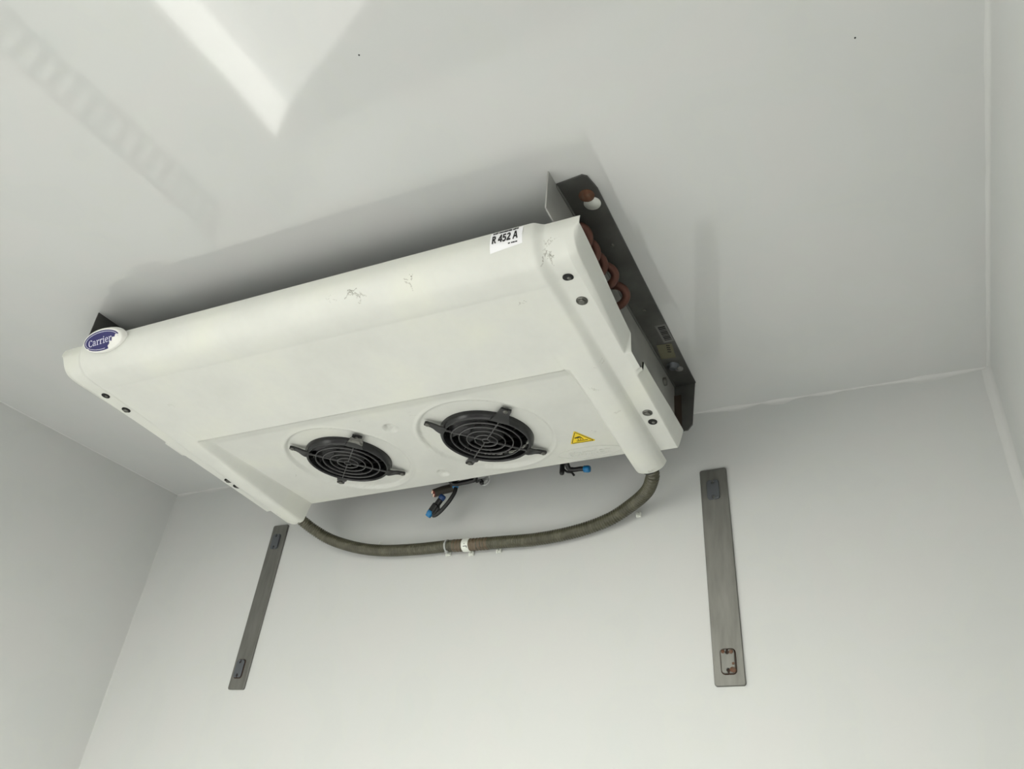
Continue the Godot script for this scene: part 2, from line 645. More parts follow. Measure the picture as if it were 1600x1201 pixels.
func cover_index(z: float) -> float:
	for i in prof.size() - 1:
		if prof[i].x <= z and prof[i + 1].x > z:
			return i + (z - prof[i].x) / (prof[i + 1].x - prof[i].x)
	return prof.size() - 1.0

func build_cover() -> MeshInstance3D:
	var acc := []
	var a := 0.0
	while a < 0.466:
		acc.append(a)
		a += 0.0036 if a < 0.36 else 0.0022
	for k in 9:
		acc.append(0.466 + 0.0025 * k)
	var cols := []
	for k in range(acc.size() - 1, 0, -1):
		cols.append([acc[k], -1.0])
	for k in acc.size():
		cols.append([acc[k], 1.0])
	var nc := cols.size()
	var nr := prof.size()
	var pts := PackedVector3Array()
	for i in nr:
		for c in cols:
			var v := cover_point(c[0], c[1], i)
			# rear edge: the rail ends stay, the flanges stop shorter
			pts.append(v)
	var keep := func(i: int, j: int) -> bool:
		var am: float = (cols[j][0] + cols[j + 1][0]) * 0.5
		var z := prof[i].x
		if am > 0.436 and z < 0.137: return false
		if z < 0.4 and am < 0.36 and in_fan(XC + am * cols[j][1], z + 0.002) < 0.077: return false
		return true
	# vertex normals
	var nrm := PackedVector3Array()
	nrm.resize(pts.size())
	for i in nr:
		for j in nc:
			var du := pts[i * nc + min(j + 1, nc - 1)] - pts[i * nc + max(j - 1, 0)]
			var dv := pts[min(i + 1, nr - 1) * nc + j] - pts[max(i - 1, 0) * nc + j]
			nrm[i * nc + j] = du.cross(dv).normalized()   # x cross z = -y: downward, outward
	var V := PackedVector3Array()
	var N := PackedVector3Array()
	var UV := PackedVector2Array()
	var IX := PackedInt32Array()
	var TH := 0.0028
	for layer in 2:
		for k in pts.size():
			V.append(pts[k] - nrm[k] * (TH * layer))
			N.append(nrm[k] * (1.0 if layer == 0 else -1.0))
			UV.append(Vector2((pts[k].x - 0.44) / 1.04, (pts[k].z - 0.06 + max(0.0, pts[k].y + 0.11) * 0.9) / 0.64))
	var P := pts.size()
	for i in nr - 1:
		for j in nc - 1:
			if not keep.call(i, j):
				continue
			var k0 := i * nc + j
			var k1 := k0 + 1
			var k2 := k1 + nc
			var k3 := k0 + nc
			IX.append_array(PackedInt32Array([k0, k2, k1, k0, k3, k2]))
			IX.append_array(PackedInt32Array([P + k0, P + k1, P + k2, P + k0, P + k2, P + k3]))
	# rim walls
	var rim := func(k0: int, k1: int):
		var b := V.size()
		var e := (pts[k1] - pts[k0]).normalized()
		var nn := e.cross(nrm[k0]).normalized()
		for q in [pts[k0], pts[k1], pts[k1] - nrm[k1] * TH, pts[k0] - nrm[k0] * TH]:
			V.append(q)
			N.append(nn)
			UV.append(Vector2((q.x - 0.44) / 1.04, (q.z - 0.06) / 0.64))
		IX.append_array(PackedInt32Array([b, b + 2, b + 1, b, b + 3, b + 2]))
	for i in nr - 1:
		for j in nc - 1:
			if not keep.call(i, j):
				continue
			var k0 := i * nc + j
			if i == 0 or not keep.call(i - 1, j): rim.call(k0, k0 + 1)
			if i == nr - 2: rim.call(k0 + nc + 1, k0 + nc)
			if j == 0 or not keep.call(i, j - 1): rim.call(k0 + nc, k0)
			if j == nc - 2 or not keep.call(i, j + 1): rim.call(k0 + 1, k0 + nc + 1)
	var arr := []
	arr.resize(Mesh.ARRAY_MAX)
	arr[Mesh.ARRAY_VERTEX] = V
	arr[Mesh.ARRAY_NORMAL] = N
	arr[Mesh.ARRAY_TEX_UV] = UV
	arr[Mesh.ARRAY_INDEX] = IX
	var me := ArrayMesh.new()
	me.add_surface_from_arrays(Mesh.PRIMITIVE_TRIANGLES, arr)
	return put("cover", me, M.cover, unit)

func build_unit():
	make_profile()
	unit = thing("evaporator_unit", "white ceiling-mounted cooling unit with two black fans above the bulkhead", "cooling unit", Vector3.ZERO)
	var cover := build_cover()
	build_cover_details(cover)
	build_end_caps(cover)
	for s in [-1.0, 1.0]:
		build_bracket(s)
	# coil block with fins, inside
	var st := new_st()
	box(st, Vector3(XC + 0.008, -0.058, 0.40), Vector3(0.86, 0.100, 0.22))
	for k in 60:
		box(st, Vector3(0.55 + k * 0.0142, -0.058, 0.511), Vector3(0.002, 0.096, 0.006))
	put("coil", done(st), M.fin, unit)
	# black lining added inside the shell, unseen, to darken the air outlet gap
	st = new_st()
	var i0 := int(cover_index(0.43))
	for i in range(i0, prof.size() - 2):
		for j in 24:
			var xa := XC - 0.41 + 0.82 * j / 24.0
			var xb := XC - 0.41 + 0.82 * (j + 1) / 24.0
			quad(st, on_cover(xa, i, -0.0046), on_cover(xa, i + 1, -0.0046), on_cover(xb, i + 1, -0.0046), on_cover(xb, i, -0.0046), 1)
	put("added_dark_lining", done(st), M.black_soft, unit)
	# rear pan behind the fans
	st = new_st()
	block(st, Vector3(0.53, -0.120, 0.105), Vector3(1.40, -0.004, 0.108))
	block(st, Vector3(0.53, -0.008, 0.108), Vector3(1.40, -0.004, 0.29))
	put("rear_pan", done(st), M.alu, unit)
	for s in [-1.0, 1.0]:
		build_fan(s)
	# copper return bends poking out of the right end plate
	var bends := [[0.562, 0.537, 0.015], [0.530, 0.507, 0.014], [0.502, 0.480, 0.014], [0.476, 0.452, 0.019], [0.430, 0.405, 0.019]]
	for b in bends:
		st = new_st()
		var p := []
		for k in 13:
			var t := PI * k / 12.0
			p.append(Vector3(1.407 + sin(t) * b[2] * 1.25, lerp(-0.045, -0.022, 0.5 - 0.5 * cos(t)), lerp(b[1], b[0], 0.5 - 0.5 * cos(t))))
		tube(st, p, 0.0062, 12)
		put("copper_bend", done(st), M.copper, unit)

func build_end_caps(cover: Node):
	# closing wall at the rear end of each rail, with the drain spigot
	for s in [-1.0, 1.0]:
		var st := new_st()
		var x0: float = XC + s * 0.404
		lathe(st, Vector3(x0, -0.160, 0.118), Vector3(0, -0.1, -1), [Vector2(0.0, -0.012), Vector2(0.016, -0.012), Vector2(0.0165, 0.004), Vector2(0.0135, 0.006), Vector2(0.0, 0.002)], 24)
		put("drain_spigot", done(st), M.black_soft, cover)

func on_cover(x: float, t: float, w: float) -> Vector3:
	var p := cover_at(x, t)
	var px := cover_at(x + 0.002, t) - cover_at(x - 0.002, t)
	var pt := cover_at(x, t + 0.3) - cover_at(x, t - 0.3)
	return p + px.cross(pt).normalized() * w

func sticker_patch(st: SurfaceTool, x0: float, x1: float, t0: float, t1: float, w: float, nx := 10, nt := 10, tear := 0.0):
	for i in nx:
		for j in nt:
			var f0 := float(i) / nx
			var f1 := float(i + 1) / nx
			var xa: float = lerp(x0, x1, f0)
			var xb: float = lerp(x0, x1, f1)
			var ta: float = lerp(t0, t1, float(j) / nt)
			var tb: float = lerp(t0, t1, float(j + 1) / nt)
			quad(st, on_cover(xa, ta + tear * f0 * (1.0 - float(j) / nt), w), on_cover(xb, ta + tear * f1 * (1.0 - float(j) / nt), w), on_cover(xb, tb + tear * f1 * (1.0 - float(j + 1) / nt), w), on_cover(xa, tb + tear * f0 * (1.0 - float(j + 1) / nt), w), 1)

func build_cover_details(cover: MeshInstance3D):
	var nt := prof.size() - 1.0
	# --- refrigerant sticker on the lip (arc length along the lip measured in metres from the top edge)
	var arc := func(d: float) -> float:
		var t := nt
		var left := d
		while t > 1:
			var L := prof[int(t)].distance_to(prof[int(t) - 1])
			if left < L:
				return t - left / L
			left -= L
			t -= 1
		return t
	var st := new_st()
	var sx0 := 1.325
	var sx1 := 1.371
	sticker_patch(st, sx0, sx1, arc.call(0.034), arc.call(0.002), 0.0004, 10, 12, 0.9)
	var sticker := put("refrigerant_sticker", done(st), M.label_white, cover)
	sticker.set_meta("label", "white sticker reading R 452 A")
	var warp := func(cx: float, cd: float) -> Callable:
		return func(u: float, v: float, w: float) -> Vector3: return on_cover(cx + u, arc.call(cd - v), 0.0006 + w)
	st = new_st()
	letters(st, "R 452 A", false, true, warp.call(1.3465, 0.0150), 0.0365, 0.0125, 0.0)
	letters(st, "UNIT CONVERTED WITH", false, true, warp.call(1.3465, 0.0045), 0.036, 0.0026, 0.0)
	for q in [[1.3530, 0.0018], [1.3566, 0.0010], [1.3596, 0.0022], [1.3632, 0.0018]]:
		sticker_patch(st, q[0] - q[1], q[0] + q[1] * 0.6, arc.call(0.0266), arc.call(0.0248), 0.0008, 2, 2)
	put("lettering", done(st), M.ink, cover).set_meta("label", "black lettering R 452 A on white sticker")
	# --- warning triangle on the fan panel: apex towards the rear doors
	var face := func(cx: float, cz: float, y: float) -> Transform3D:
		return Transform3D(Basis(Vector3(1, 0, 0), Vector3(0, 0, 1), Vector3(0, -1, 0)), Vector3(cx, y, cz))
	var tx: Transform3D = face.call(1.2675, 0.1925, -0.1317)
	st = new_st()
	slab(st, tri_poly(0.0275, 0.002), 0.0, 0.0005, tx)
	var tr := put("warning_sticker", done(st), M.yellow, cover)
	tr.set_meta("label", "yellow triangular warning sticker")
	st = new_st()
	var o := tri_poly(0.0245, 0.002)
	var inn := tri_poly(0.0222, 0.001)
	ring_band(st, o, inn, 0.0005, 0.0008, tx)
	# hand above a hot surface
	slab(st, PackedVector2Array([Vector2(-0.0085, 0.0035), Vector2(-0.002, 0.0035), Vector2(0.001, 0.0045), Vector2(0.0035, 0.0015), Vector2(0.0048, 0.0025), Vector2(0.003, 0.0075), Vector2(0.0, 0.0085), Vector2(-0.0085, 0.0058)]), 0.0005, 0.0008, tx)
	slab(st, PackedVector2Array([Vector2(-0.009, -0.0068), Vector2(0.0115, -0.0068), Vector2(0.0115, -0.0050), Vector2(-0.009, -0.0050)]), 0.0005, 0.0008, tx)
	for k in 3:
		var xx := -0.005 + k * 0.0042
		slab(st, PackedVector2Array([Vector2(xx, -0.0035), Vector2(xx + 0.0008, -0.0035), Vector2(xx + 0.0022, -0.0012), Vector2(xx + 0.0008, 0.0012), Vector2(xx, 0.0012), Vector2(xx + 0.0012, -0.0012)]), 0.0005, 0.0008, tx)
	put("warning_symbol", done(st), M.ink, cover)
	# --- moulded oval with raised lettering
	tx = face.call(1.2640, 0.1430, -0.1314)
	st = new_st()
	ring_band(st, ellipse(0.061, 0.0185, 64), ellipse(0.0592, 0.0167, 64), 0.0, 0.0009, tx)
	var embw := func(u: float, v: float, w: float) -> Vector3: return tx * Vector3(u, v, w)
	letters(st, "Carrier", true, false, embw, 0.078, 0.0155, 0.25, 0.0009)
	put("moulded_emblem", done(st), M.cover, cover)
	# --- oval badge on the left end of the lip, its print partly peeled off
	var bx := Vector3(0.985, 0.085, -0.06).normalized()
	var bn := (Vector3(0.12, -0.62, 0.78) - bx * bx.dot(Vector3(0.12, -0.62, 0.78))).normalized()
	var bt := Transform3D(Basis(bx * 0.86, bn.cross(bx) * 0.82, bn * 0.86), Vector3(0.6075, -0.0875, 0.6640))
	st = new_st()
	var e0 := ellipse(0.050, 0.0235, 56)
	for k in e0.size():
		var a := e0[k]
		var b := e0[(k + 1) % e0.size()]
		var lv := [[1.04, -0.006], [1.0, 0.004], [0.97, 0.0062], [0.93, 0.0070]]
		for i in 3:
			quad(st, bt * Vector3(a.x * lv[i][0], a.y * lv[i][0], lv[i][1]), bt * Vector3(b.x * lv[i][0], b.y * lv[i][0], lv[i][1]), bt * Vector3(b.x * lv[i + 1][0], b.y * lv[i + 1][0], lv[i + 1][1]), bt * Vector3(a.x * lv[i + 1][0], a.y * lv[i + 1][0], lv[i + 1][1]), 1)
		tri(st, bt * Vector3(a.x * 0.93, a.y * 0.93, 0.0070), bt * Vector3(b.x * 0.93, b.y * 0.93, 0.0070), bt * Vector3(0, 0, 0.0074), 1)
		tri(st, bt * Vector3(a.x * 1.04, a.y * 1.04, -0.006), bt * Vector3(0, 0, -0.006), bt * Vector3(b.x * 1.04, b.y * 1.04, -0.006), 2)
	var badge := put("oval_badge", done(st), M.badge_white, cover)
	badge.set_meta("label", "white oval badge with peeling blue print")
	# blue film: ellipse with torn lower right part
	var film := ellipse(0.0455, 0.0195, 72)
	var torn := PackedVector2Array([Vector2(0.012, -0.03), Vector2(0.0105, -0.0135), Vector2(0.016, -0.010), Vector2(0.0175, -0.004), Vector2(0.023, -0.0065), Vector2(0.0265, 0.001), Vector2(0.033, 0.000), Vector2(0.036, 0.0045), Vector2(0.042, 0.004), Vector2(0.06, 0.002), Vector2(0.06, -0.03)])
	var cut := Geometry2D.clip_polygons(film, torn)
	var cut2 := Geometry2D.clip_polygons(cut[0], PackedVector2Array([Vector2(-0.052, -0.018), Vector2(-0.036, -0.018), Vector2(-0.0375, -0.0095), Vector2(-0.041, -0.0075), Vector2(-0.052, -0.009)]))
	st = new_st()
	slab(st, cut2[0], 0.0074, 0.0078, bt)
	put("badge_print", done(st), M.navy, cover)
	st = new_st()
	var bw := func(u: float, v: float, w: float) -> Vector3: return bt * Vector3(u - 0.004, v + 0.0005, 0.0078 + w)
	letters(st, "Carrier", true, false, bw, 0.060, 0.0135, 0.3, 0.0003)
	# thin border line following the oval, left out where the film is gone
	var lo := ellipse(0.0425, 0.0170, 72)
	var li := ellipse(0.0414, 0.0160, 72)
	for k in 72:
		if k > 54 and k < 71: continue
		var k1 := (k + 1) % 72
		quad(st, bt * Vector3(lo[k].x, lo[k].y, 0.0080), bt * Vector3(lo[k1].x, lo[k1].y, 0.0080), bt * Vector3(li[k1].x, li[k1].y, 0.0080), bt * Vector3(li[k].x, li[k].y, 0.0080))
	put("badge_lettering", done(st), M.pale_print, cover)
	# --- screws and empty screw holes along both flanges
	for s in [-1.0, 1.0]:
		for h in [[0.571, true], [0.525, false], [0.2605, false], [0.236, true]]:
			var x: float = XC + s * 0.4505
			var z: float = h[0]
			var t0 := 0.0
			for k in 900:
				if cover_at(x, t0).z >= z: break
				t0 += 0.3
			var here := on_cover(x, t0, 0.0)
			var dn := (on_cover(x, t0, 0.01) - here).normalized()
			var y := here.y
			z = here.z
			st = new_st()
			if h[1]:
				lathe(st, Vector3(x, y, z), dn, [Vector2(0.0072, -0.0004), Vector2(0.0072, 0.0011), Vector2(0.0062, 0.0012), Vector2(0.0, 0.0012)], 18)
				put("screw_hole", done(st), M.hole, cover)
				st = new_st()
				lathe(st, Vector3(x + 0.001, y, z - 0.001), dn, [Vector2(0.0028, 0.0010), Vector2(0.0028, 0.0016), Vector2(0.0, 0.0017)], 12)
				put("screw", done(st), M.white_screw, cover)
			else:
				lathe(st, Vector3(x, y, z), dn, [Vector2(0.0078, -0.0004), Vector2(0.0078, 0.0010), Vector2(0.0, 0.0010)], 20)
				put("washer", done(st), M.hole if s < 0 else M.white_screw, cover)
				st = new_st()
				lathe(st, Vector3(x, y, z), dn, [Vector2(0.0052, 0.0007), Vector2(0.0050, 0.0030), Vector2(0.0038, 0.0040), Vector2(0.0, 0.0040)], 6, -1)
				put("screw", done(st), M.white_screw, cover)

func tri_poly(r: float, c: float) -> PackedVector2Array:
	# equilateral triangle, apex up, rounded corners; r = centre to corner
	var out := PackedVector2Array()
	for k in 3:
		var a := PI / 2 + TAU * k / 3
		var cen := Vector2(cos(a), sin(a)) * (r - 2 * c)
		for i in 5:
			var t := a - PI / 3 + TAU / 3 * i / 4.0
			out.append(cen + Vector2(cos(t), sin(t)) * c)
	return out

func ellipse(a: float, b: float, n: int) -> PackedVector2Array:
	var out := PackedVector2Array()
	for k in n:
		out.append(Vector2(cos(TAU * k / n) * a, sin(TAU * k / n) * b))
	return out

func ring_band(st: SurfaceTool, o: PackedVector2Array, i: PackedVector2Array, z0: float, z1: float, xf: Transform3D):
	var n := o.size()
	for k in n:
		var k1 := (k + 1) % n
		var f := func(p: Vector2, z: float) -> Vector3: return xf * Vector3(p.x, p.y, z)
		quad(st, f.call(o[k], z1), f.call(o[k1], z1), f.call(i[k1], z1), f.call(i[k], z1))
		quad(st, f.call(o[k], z0), f.call(o[k1], z0), f.call(o[k1], z1), f.call(o[k], z1))
		quad(st, f.call(i[k1], z0), f.call(i[k], z0), f.call(i[k], z1), f.call(i[k1], z1))

func build_fan(s: float):
	var c := Vector3(XC + 0.1523 * s, -0.1312, 0.2444)
	var n := 64
	# guard drum: a truncated ring standing proud of the panel, with four lugs
	var st := new_st()
	lathe(st, c, Vector3(0, -1, 0), [Vector2(0.0835, -0.008), Vector2(0.0830, 0.0005), Vector2(0.0805, 0.0055), Vector2(0.0790, 0.0080), Vector2(0.0775, 0.0090), Vector2(0.0750, 0.0086), Vector2(0.0742, 0.006), Vector2(0.0765, -0.03)], n)
	var lug_dirs := [134.0, -46.0, 44.0, -136.0]
	for k in 4:
		var a := deg_to_rad(lug_dirs[k])
		var d := Vector3(cos(a), 0, sin(a))
		var p := Vector3(-sin(a), 0, cos(a))
		var wide: float = [0.0115, 0.0115, 0.0165, 0.0100][k]
		var tip: float = [0.0060, 0.0060, 0.0095, 0.0075][k]
		var prof2 := [[0.0745, -0.0092, wide], [0.0820, -0.0094, wide * 0.95], [0.0880, -0.0080, lerp(wide, tip, 0.45)], [0.0940, -0.0058, lerp(wide, tip, 0.8)], [0.1000, -0.0046, tip], [0.1090, -0.0042, tip], [0.1120, -0.0042, tip * (0.9 if k == 2 else 0.65)]]
		for i in prof2.size() - 1:
			var q := []
			for e in [prof2[i], prof2[i + 1]]:
				for sd in [-1.0, 1.0]:
					q.append(c + d * e[0] + p * (e[2] * sd) + Vector3(0, e[1], 0))
			var th := Vector3(0, 0.0034, 0)
			quad(st, q[0], q[2], q[3], q[1], 4 + k)
			quad(st, q[0] + th, q[1] + th, q[3] + th, q[2] + th, 9)
			quad(st, q[1], q[3], q[3] + th, q[1] + th)
			quad(st, q[2], q[0], q[0] + th, q[2] + th)
			if i == prof2.size() - 2:
				quad(st, q[3], q[2], q[2] + th, q[3] + th)
	var fan := put("fan", done(st), M.black, unit)
	fan.set_meta("label", "black axial fan with ring guard")
	# guard rings and spokes
	for r in [0.0066, 0.0200, 0.0340, 0.0478, 0.0620]:
		st = new_st()
		lathe(st, c, Vector3(0, -1, 0), [Vector2(r - 0.0006, 0.0050), Vector2(r + 0.0006, 0.0050), Vector2(r + 0.0007, 0.0078), Vector2(r + 0.0003, 0.0084), Vector2(r - 0.0003, 0.0084), Vector2(r - 0.0007, 0.0078), Vector2(r - 0.0006, 0.0050)], 56)
		put("guard_ring", done(st), M.guard, fan)
	for k in 4:
		var a := deg_to_rad(lug_dirs[k])
		var d := Vector3(cos(a), 0, sin(a))
		st = new_st()
		box(st, c + d * 0.0412 + Vector3(0, -0.0066, 0), Vector3(0.0014, 0.0034, 0.068), frame_of(d), 0.0004)
		put("guard_spoke", done(st), M.guard, fan)
	# motor hub and blades inside
	st = new_st()
	lathe(st, c, Vector3(0, -1, 0), [Vector2(0.030, -0.028), Vector2(0.030, -0.008), Vector2(0.027, -0.004), Vector2(0.0, -0.0035)], 36)
	put("fan_hub", done(st), M.black_soft, fan)
	for b in 9:
		st = new_st()
		var prev := []
		for i in 7:
			var r: float = lerp(0.029, 0.0735, i / 6.0)
			var sweep := 0.35 * pow(i / 6.0, 1.5)
			var a0 := TAU * b / 9.0 + sweep + 0.3 * s
			var wd := 0.27 + 0.06 * i / 6.0
			var e0 := c + Vector3(cos(a0 - wd) * r, 0.024, sin(a0 - wd) * r)
			var e1 := c + Vector3(cos(a0 + wd) * r, 0.004, sin(a0 + wd) * r)
			if i > 0:
				quad(st, prev[0], prev[1], e1, e0, 1)
			prev = [e0, e1]
		put("fan_blade", done(st), M.blade, fan)
	# back plate of the fan housing, dark behind the blades
	st = new_st()
	lathe(st, c, Vector3(0, -1, 0), [Vector2(0.0765, -0.031), Vector2(0.0, -0.031)], 40)
	put("fan_housing", done(st), M.black_soft, fan)
	for k in 4:
		var a := deg_to_rad(lug_dirs[k])
		st = new_st()
		var at := c + Vector3(cos(a), 0, sin(a)) * 0.1065 + Vector3(0, -0.0042, 0)
		lathe(st, at, Vector3(0, -1, 0), [Vector2(0.0042, 0.0), Vector2(0.0040, 0.0016), Vector2(0.0028, 0.0026), Vector2(0.0, 0.0027)], 14)
		put("screw", done(st), M.white_screw, fan)
		if k == 2 and s < 0:
			# broken lug: torn foil tape over the lug
			st = new_st()
			var rng := RandomNumberGenerator.new()
			rng.seed = 5
			var prev2 := []
			for i in 6:
				var row := []
				for j in 5:
					var u := -0.012 + 0.024 * j / 4.0
					var v := -0.010 + 0.018 * i / 5.0
					var d := Vector3(cos(a), 0, sin(a))
					var p := Vector3(-sin(a), 0, cos(a))
					row.append(at + d * v + p * (u * (1.2 - 0.08 * i) + rng.randfn(0, 0.0012)) + Vector3(0, -0.002 - absf(rng.randfn(0, 0.0018)) - 0.004 * (1.0 - i / 5.0), 0))
				if i > 0:
					for j in 4:
						quad(st, prev2[j], row[j], row[j + 1], prev2[j + 1])
				prev2 = row
			var tp := put("torn_tape", done(st), M.tape, fan)
			tp.set_meta("label", "crumpled grey tape over broken lug")

func build_bracket(s: float):
	# folded aluminium mounting bracket: ceiling flange, end plate and front tab
	var st := new_st()
	var px := 1.407 if s > 0 else 0.528
	var zf := 0.645 if s > 0 else 0.655
	var out := s
	# upright end plate
	var pl := PackedVector2Array([Vector2(0.106, -0.004), Vector2(0.106, -0.112), Vector2(0.56, -0.112), Vector2(0.598, -0.100), Vector2(0.606, -0.067), Vector2(zf - 0.003, -0.063), Vector2(zf, -0.001), Vector2(0.6, -0.001)])
	var xf := Transform3D(Basis(Vector3(0, 0, 1), Vector3(0, 1, 0), Vector3(-1, 0, 0)), Vector3(px, 0, 0))
	var ccw := PackedVector2Array(pl)
	if Geometry2D.is_polygon_clockwise(ccw):
		ccw.reverse()
	var ep := new_st()
	slab(ep, ccw, -0.001, 0.001, xf)
	var idx := Geometry2D.triangulate_polygon(ccw)
	for i in range(0, idx.size(), 3):
		tri(ep, xf * Vector3(ccw[idx[i]].x, ccw[idx[i]].y, -0.001), xf * Vector3(ccw[idx[i + 2]].x, ccw[idx[i + 2]].y, -0.001), xf * Vector3(ccw[idx[i + 1]].x, ccw[idx[i + 1]].y, -0.001))
	# ceiling flange with clipped corners
	var fw := 0.049 * out
	var fp := PackedVector2Array([Vector2(px, 0.106), Vector2(px + fw * 0.82, 0.106), Vector2(px + fw * 0.82, 0.13), Vector2(px + fw, 0.595), Vector2(px + fw * 0.9, 0.620), Vector2(px + fw * 0.78, 0.6245), Vector2(px, 0.622)])
	if Geometry2D.is_polygon_clockwise(fp):
		fp.reverse()
	var holes := [PackedVector2Array(ellipse(0.0115, 0.0125, 28))]
	var ft := Transform3D(Basis(Vector3(1, 0, 0), Vector3(0, 0, 1), Vector3(0, -1, 0)), Vector3.ZERO)
	slab(st, fp, 0.0005, 0.0028, ft)
	# rounded fold
	box(st, Vector3(px + 0.0015 * out, -0.0035, 0.364), Vector3(0.004, 0.004, 0.515), Basis(), 0.0016)
	var br := put("mounting_bracket", done(st), M.alu, unit)
	put("end_plate", done(ep), M.galv if s > 0 else M.alu, br)  # left plate takes the darker metal to paint in its shadow
	# front end: a tab folded down in front of the bulkhead
	st = new_st()
	var tp := PackedVector2Array([Vector2(px, -0.003), Vector2(px, -0.096), Vector2(px + 0.020 * out, -0.096), Vector2(px + 0.026 * out, -0.088), Vector2(px + 0.0405 * out, -0.0), Vector2(px, -0.0)])
	tp = PackedVector2Array([Vector2(px, -0.001), Vector2(px, -0.096), Vector2(px + 0.023 * out, -0.096), Vector2(px + 0.0315 * out, -0.086), Vector2(px + 0.0385 * out, -0.001)])
	if Geometry2D.is_polygon_clockwise(tp):
		tp.reverse()
	slab(st, tp, 0.104, 0.107)
	put("folded_tab", done(st), M.alu, br)
	if s < 0:
		return
	st = new_st()
	block(st, Vector3(px + 0.001, -0.087, 0.107), Vector3(px + 0.0135, -0.024, 0.109))
	put("brown_block", done(st), M.brown, br)
	var dn := Vector3(0, -1, 0)
	# access hole showing the white ceiling, rusty bolt beside it
	st = new_st()
	lathe(st, Vector3(1.4398, -0.0028, 0.5745), dn, [Vector2(0.0115, 0.0), Vector2(0.0115, 0.0008), Vector2(0.0, 0.0008)], 28)
	put("access_plug", done(st), M.nylon, br).set_meta("label", "white plug in the bracket hole")
	st = new_st()
	lathe(st, Vector3(1.4382, -0.0028, 0.5905), dn, [Vector2(0.0105, 0.0), Vector2(0.0105, 0.0016), Vector2(0.0065, 0.0018), Vector2(0.0062, 0.0060), Vector2(0.005, 0.0068), Vector2(0.0, 0.0068)], 24)
	put("bolt", done(st), M.rust, br).set_meta("label", "rusty bolt head with washer")
	for q in [Vector3(1.436, -0.0028, 0.490), Vector3(1.430, -0.0028, 0.334)]:
		st = new_st()
		lathe(st, q, dn, [Vector2(0.0028, 0.0), Vector2(0.0026, 0.0018), Vector2(0.0016, 0.0022), Vector2(0.0, 0.0012)], 14)
		put("rivet", done(st), M.white_screw, br)
	# printed labels
	st = new_st()
	box(st, Vector3(1.4405, -0.0030, 0.2655), Vector3(0.0175, 0.0005, 0.049))
	put("barcode_label", done(st), M.grey_label, br)
	st = new_st()
	for k in 9:
		box(st, Vector3(1.441, -0.0034, 0.2475 + k * 0.0045), Vector3(0.0115, 0.0003, 0.0028 if k % 3 else 0.0016))
	put("barcode", done(st), M.ink, br)
	st = new_st()
	box(st, Vector3(1.4280, -0.0031, 0.2165), Vector3(0.025, 0.0005, 0.041), Basis(Vector3.UP, 0.12))
	put("paper_label", done(st), M.old_paper, br)
	st = new_st()
	for k in 4:
		box(st, Vector3(1.4355 - 0.001 * k, -0.0035, 0.232 - k * 0.006), Vector3(0.006, 0.0003, 0.0022), Basis(Vector3.UP, 0.4))
	put("smudged_print", done(st), M.ink, br)
	# second bolt and its plug
	st = new_st()
	lathe(st, Vector3(1.4255, -0.0028, 0.1720), dn, [Vector2(0.0110, 0.0), Vector2(0.0110, 0.0016), Vector2(0.007, 0.0018), Vector2(0.0066, 0.0060), Vector2(0.005, 0.0068), Vector2(0.0, 0.0068)], 24)
	put("bolt", done(st), M.zinc, br)
	st = new_st()
	lathe(st, Vector3(1.4330, -0.0028, 0.1605), dn, [Vector2(0.0068, 0.0), Vector2(0.0066, 0.0025), Vector2(0.0, 0.0030)], 20)
	put("access_plug", done(st), M.grey_label, br)
	st = new_st()
	lathe(st, Vector3(1.4085, -0.030, 0.168), Vector3(1, 0, 0), [Vector2(0.0075, 0.0), Vector2(0.0072, 0.004), Vector2(0.0, 0.0048)], 20)
	put("bolt", done(st), M.white_screw, br)

